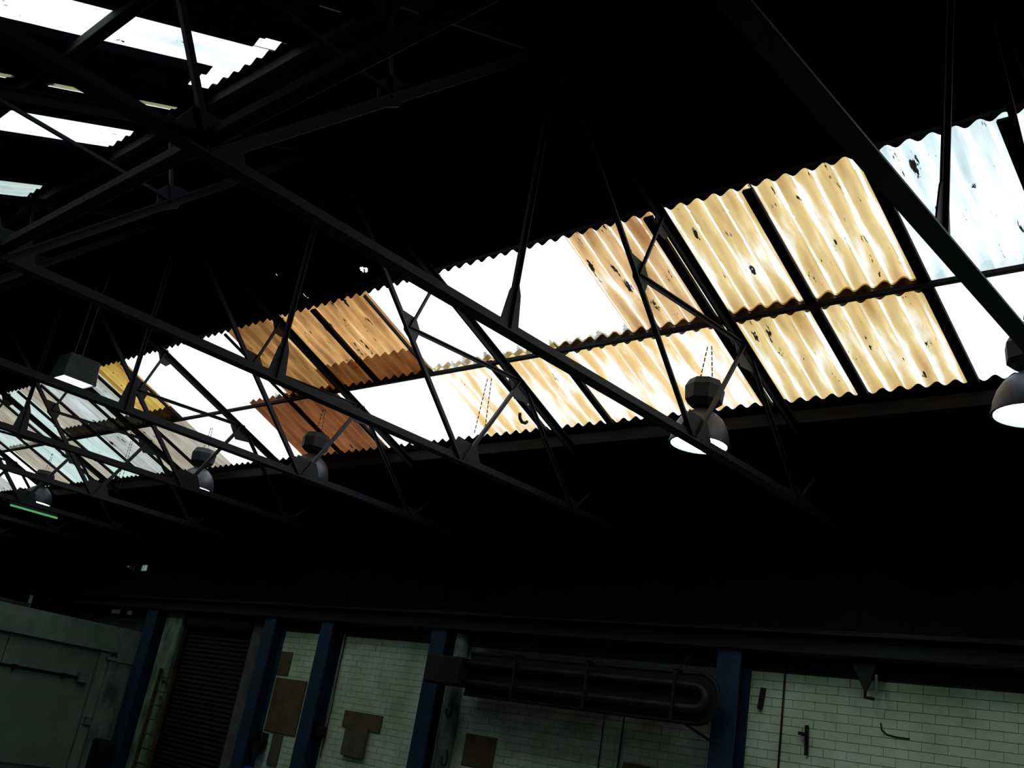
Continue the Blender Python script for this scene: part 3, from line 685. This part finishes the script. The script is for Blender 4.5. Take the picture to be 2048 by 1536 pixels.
# ------------------------------------------------------------------ boards and bits on the wall
def board(x0, x1, z0, z1, lb, m=M['board'], t=0.008, off=0.002, name='board'):
    b_ = B(); box(b_, x0, x1, WY-off-t, WY-off, z0, z1); bevel(b_, 0.003)
    return tag(mesh_obj(name, b_, m, origin=V((x0+x1)/2, WY, z0)), lb, 'board')
board(-5.575, -5.455, 0.219, 0.361, 'small upright brown board, topmost in the narrow panel beside the first blue column')
board(-5.566, -5.245, -0.115, 0.202, 'large dark brown board in the narrow wall panel')
board(-5.46, -5.36, -0.302, -0.118, 'narrow brown board below the large dark brown one', M['boardgrey'])
board(-4.828, -4.494, -0.014, 0.077, 'wide brown board forming the bar of the T on the white panel')
board(-4.772, -4.578, -0.160, 0.0, 'grey brown board hanging below the wide one as the stem of the T', M['boardgrey'], t=0.014, off=0.011)
o = board(-3.835, -3.62, -0.091, 0.061, 'square bare brown brick patch right of the vertical pipe', M['board'], t=0.004)
for i in range(4):
    b_ = B(); box(b_, -3.833, -3.622, WY-0.0072, WY-0.006, -0.086+i*0.036, -0.086+i*0.036+0.030); mesh_obj('brick_row', b_, M['board'], o)
board(-2.845, -2.705, -0.09, 0.048, 'small brown board at the bottom edge beneath the heater')
def pipe(name, pts, r, m, lb, cat='pipe', seg=8, extra=None):
    b_ = B(); tube(b_, pts, r, seg)
    if extra: extra(b_)
    o = mesh_obj(name, b_, m, origin=pts[0].copy(), smooth=True); return tag(o, lb, cat)
g = WY - 0.012
pipe('conduit', [V(-4.975, g, .50), V(-4.975, g, -0.03)], 0.010, M['white'], 'thin pale conduit down the wall right of the second blue column', 'conduit')
pipe('cable', [V(-4.955, g, .48), V(-4.958, g, .3), V(-4.948, g, .1), V(-4.955, g, -.2)], 0.007, M['black'], 'thin dark cable beside the pale conduit', 'cable')
b_ = B(); box(b_, -5.03, -4.95, WY-0.05, WY-0.004, -.09, -.03); bevel(b_, .02)
tag(mesh_obj('switch_box', b_, M['black'], origin=V(-4.99, g, -.09)), 'black box at the foot of the pale conduit', 'switch')
pipe('down_pipe', [V(-3.94, WY-.042, .54), V(-3.94, WY-.042, .30), V(-3.925, WY-.042, -.5)], 0.038*H, M['pipe'], 'fat grey vertical pipe behind the left end of the heater', seg=14)
pipe('conduit', [V(-4.03, g, .40), V(-4.03, g, -.45)], 0.022, M['white'], 'pale conduit right beside the third blue column', 'conduit')
pipe('cable', [V(-4.003, g, .40), V(-4.0, g, .2), V(-4.005, g, 0.0), V(-4.003, g, -.45)], 0.016, M['black'], 'black cable between the pale conduit and the fat grey pipe', 'cable')
pipe('cable', [V(-4.06, g-.01, .30), V(-4.075, g-.02, .2), V(-4.072, g-.02, .10), V(-4.06, g-.01, .04), V(-4.055, g, .02)], 0.008, M['black'], 'loose looping cable hanging beside the third blue column', 'cable')
def hook(x, z, lb):
    pts = [V(x, WY-.087, z+.055), V(x+.012, WY-.092, z+.045), V(x+.02, WY-.092, z+.02), V(x+.016, WY-.092, z-.01), V(x, WY-.092, z-.02), V(x-.016, WY-.092, z-.005), V(x-.02, WY-.092, z+.02)]
    b_ = B(); tube(b_, pts, 0.016, 8); tag(mesh_obj('hook', b_, M['black'], origin=pts[0].copy(), smooth=True), lb, 'hook')
hook(-3.90, 0.14, 'upper black hook on the fat grey pipe'); hook(-3.87, -0.09, 'lower black ring hook on the fat grey pipe')
pipe('cable', [V(-2.978, g, .33), V(-2.975, g, -.02)], 0.008, M['black'], 'left one of two thin dark cables below the heater', 'cable')
pipe('cable', [V(-2.865, g, .33), V(-2.87, g, -.02)], 0.010, M['black'], 'right one of two thin dark cables below the heater', 'cable')
pipe('cable', [V(-2.102, g+.006, .56), V(-2.102, g+.006, .3), V(-2.102, g+.006, -.1)], 0.011, M['black'], 'thin dark line of cable down the white wall right of the last blue column', 'cable')
b_ = B(); bar(b_, V(-1.99, WY-.012, .295), V(-1.985, WY-.012, .185), XA, .03, .03); bar(b_, V(-2.015, WY-.02, .262), V(-1.975, WY-.05, .257), ZA, .035, .03)
tag(mesh_obj('wall_hook', b_, M['black'], origin=V(-1.99, WY, .185)), 'small dark cross shaped bracket on the white wall at right', 'bracket')
b_ = B(); bar(b_, V(-2.19, WY-.012, .42), V(-2.20, WY-.012, .335), XA, .05, .03)
tag(mesh_obj('wall_clip', b_, M['black'], origin=V(-2.2, WY, .34)), 'small dark clip on the wall just right of the last blue column', 'bracket')
br = thing('beam_bracket', V(-1.72, 3.78, .42), 'dark pointed bracket hanging under the beam over the white wall at right', 'bracket')
b_ = B(); prism(b_, [V(-1.80, 3.78, .556), V(-1.69, 3.78, .556), V(-1.715, 3.78, .47), V(-1.735, 3.78, .43), V(-1.755, 3.78, .47)], YA, .03); mesh_obj('bracket_plate', b_, M['black'], br)
b_ = B(); tube(b_, [V(-1.735, 3.78, .44), V(-1.735, 3.78, .415), V(-1.70, 3.78, .412)], .018, 8); mesh_obj('bracket_foot', b_, M['black'], br)
b_ = B(); tube(b_, [V(-1.695, 3.78, .50), V(-1.69, 3.78, .425)], .014, 8); mesh_obj('bracket_rod', b_, M['pipe'], br)
# crack in the paint
b_ = B(); tube(b_, [V(-1.70, WY-.003, .335), V(-1.695, WY-.003, .31), V(-1.675, WY-.003, .297), V(-1.64, WY-.003, .292), V(-1.59, WY-.003, .291)], .008, 5)
tag(mesh_obj('paint_crack', b_, M['black'], origin=V(-1.69, WY, .3)), 'short bent crack in the white wall paint at right, built as a thin tube', 'wire')
# hose reel and blue box at the bottom edge
hr = thing('hose_reel', V(-5.53, WY-.04, -.22), 'dark coiled hose hanging beside the first slim blue column', 'hose')
for i in range(4):
    b_ = B(); pts = [V(-5.53 + (0.030+.003*i)*math.cos(a*math.pi/8), WY-.02-.012*i, -.19 + (0.055+.004*i)*math.sin(a*math.pi/8)) for a in range(17)]
    tube(b_, pts, .018, 6, cap=False); mesh_obj('hose_coil', b_, M['black'] if i % 2 else M['heaterbox'], hr, smooth=True)
b_ = B(); box(b_, -5.55, -5.51, WY-.04, WY-.002, -.20, -.13); mesh_obj('hose_bracket', b_, M['black'], hr)
b_ = B(); box(b_, -5.58, -5.47, WY-.08, WY-.004, -.40, -.333); bevel(b_, .012); o = tag(mesh_obj('storage_tray', b_, M['bluebox'], origin=V(-5.52, WY, -.4)), 'bright blue tray fixed low on the wall below the brown boards', 'tray')

# ------------------------------------------------------------------ lamps
def high_bay(x, lb, lit=True, dy=0.0):
    y, z = 2.78 + dy, 1.088
    t = thing('high_bay_lamp', V(x, y, z), lb, 'lamp', 'domed hanging lamps in a row')
    c = V(x, y, z); r = 0.101*H
    b_ = B(); prof = [(r, 0.0), (r*1.0, 0.028), (r*.97, 0.09), (r*.87, 0.17), (r*.72, 0.235), (r*.50, 0.285), (r*.34, 0.31), (r*.30, 0.32)]
    inner = [(q*0.965, zz) for q, zz in prof[::-1]]
    lathe(b_, prof, c, 32); lathe(b_, [(q, zz-0.004) for q, zz in inner], c, 32)
    mesh_obj('reflector_dome', b_, M['alu'], t, smooth=True)
    b_ = B(); lathe(b_, [(r*1.03, -0.008), (r*1.03, 0.010), (r*.955, 0.010), (r*.955, -0.008), (r*1.03, -0.008)], c, 32); mesh_obj('rim', b_, M['alu'], t)
    b_ = B(); lathe(b_, [(0.0015, 0.030), (r*.5, 0.026), (r*.95, 0.012)], c, 32); mesh_obj('lens', b_, M['lamp_green'] if lit else M['alu'], t, smooth=True)
    b_ = B(); lathe(b_, [(r*.30, .32), (.035, .345), (.035, .37)], c, 16); mesh_obj('neck', b_, M['gear'], t, smooth=True)
    b_ = B(); h0, h1 = .355, .60; s_ = .155
    lathe(b_, [(s_*.72, h0), (s_*1.1, h0+.05), (s_*1.18, h1-.07), (s_*.95, h1)], c, 8, True, True)
    mesh_obj('gear_box', b_, M['gear'], t)
    top = c + Vector((0, 0, h1)); zr = zs(y)*H + EYE - 0.06
    for s in (-1, 1):
        b_ = B(); a = top + Vector((s*.07, 0, -.01)); e = Vector((c.x + s*.02 - .0, c.y, zr))
        n = max(3, int((e-a).length/.05))
        for i in range(n):
            p0 = a.lerp(e, i/n); p1 = a.lerp(e, (i+.72)/n)
            bar(b_, p0, p1, XA if i % 2 else YA, .011, .005)
        mesh_obj('chain', b_, M['pipe'] if s > 0 else M['board'], t)
    return t
high_bay(-0.845, 'lit domed lamp cut off by the right edge of the picture')
high_bay(-1.905, 'lit domed lamp with dark gear box, hanging under the amber sheets right of centre')
high_bay(-4.165, 'unlit domed lamp half hidden behind a truss chord under the brown sheets', lit=False)
high_bay(-5.235, 'lit domed lamp in front of the beige sheets, left of the white panels')
high_bay(-7.40, 'small lit lamp far left above the green lit chord')
# slack chains whose lamp is gone
def chains(x, y, z0, lb):
    t = thing('lamp_chains', V(x, y, z0), lb, 'chain')
    zr = (zs(y))*H + EYE - .06
    for s in (-1, 1):
        b_ = B(); a = V(x + s*.03, y, z0); e = V(x, y, 0); e.z = zr; e.x += s*.03
        n = int((e-a).length/.05)
        for i in range(n):
            bar(b_, a.lerp(e, i/n), a.lerp(e, (i+.7)/n), XA if i % 2 else YA, .010, .005)
        mesh_obj('chain', b_, M['board'], t)
chains(-2.98, 2.76, 1.22, 'pair of thin empty chains hanging in front of the cream amber sheets')
chains(-6.2, 2.78, 1.15, 'pair of thin empty chains hanging in front of the beige sheets at left')
# box lamp
lx, ly, lz = -4.50, 1.69, 1.235
bl = thing('box_lamp', V(lx-.1, ly, lz), 'large rectangular grey lamp with glowing white underside, upper left of the rooflights', 'lamp')
b_ = B()
x0, x1, y0, y1 = lx-.16, lx, ly-.065, ly+.09
z0, z1 = lz+.012, lz+.115
hexa(b_, [V(x0, y0, z0), V(x1, y0, z0), V(x1, y1, z0), V(x0, y1, z0), V(x0+.015, y0+.008, z1), V(x1-.01, y0+.008, z1), V(x1-.01, y1-.008, z1), V(x0+.015, y1-.008, z1)])
bevel(b_, .008); mesh_obj('housing', b_, M['greybox'], bl)
b_ = B(); box(b_, x0+.006, x1-.006, y0+.006, y1-.006, z0-.006, z0+.001); mesh_obj('lens', b_, M['lamp_white'], bl)
for (a, c) in ((x0, y0), (x0, y1-.006), (x0, y0), (x1-.006, y0)):
    pass
b_ = B(); box(b_, x0, x1, y0, y0+.006, z0-.012, z0); box(b_, x0, x1, y1-.006, y1, z0-.012, z0); box(b_, x0, x0+.006, y0+.006, y1-.006, z0-.012, z0); box(b_, x1-.006, x1, y0+.006, y1-.006, z0-.012, z0)
mesh_obj('lens_frame', b_, M['greybox'], bl)
for x in (x0+.03, x1-.03):
    b_ = B(); tube(b_, [V(x, ly, z1-.003), V(x, ly, zs(1.7)-.05)], .005, 6); mesh_obj('suspension_rod', b_, M['pipe'], bl)
tl = thing('glow_tube', V(-6.98, 2.62, .968), 'slim green glowing tube added under a truss chord for a streak of light at the far left', 'lamp')  # added glowing tube, stands in for green light along the chord
b_ = B(); tube(b_, [V(-6.98, 2.47, .968), V(-6.98, 2.79, .968)], .0065*H, 10); mesh_obj('tube', b_, emit('green_tube_glow', (0.16, 0.62, 0.27), .55), tl, smooth=True)
b_ = B(); box(b_, -6.995, -6.965, 2.45, 2.78, .976, .992); mesh_obj('tube_backing', b_, M['gear'], tl)
# small hook hanging from the third truss
b_ = B(); c0 = V(-2.79, 2.80, 1.30)
tube(b_, [V(-2.80, 2.845, 1.28), V(-2.80, 2.835, 1.27), V(-2.80, 2.815, 1.268), V(-2.80, 2.80, 1.28), V(-2.80, 2.795, 1.30)], .018, 8)
tag(mesh_obj('pipe_hook', b_, M['black'], origin=c0), 'small black J shaped hook beside a truss strut, against the amber sheets', 'hook')
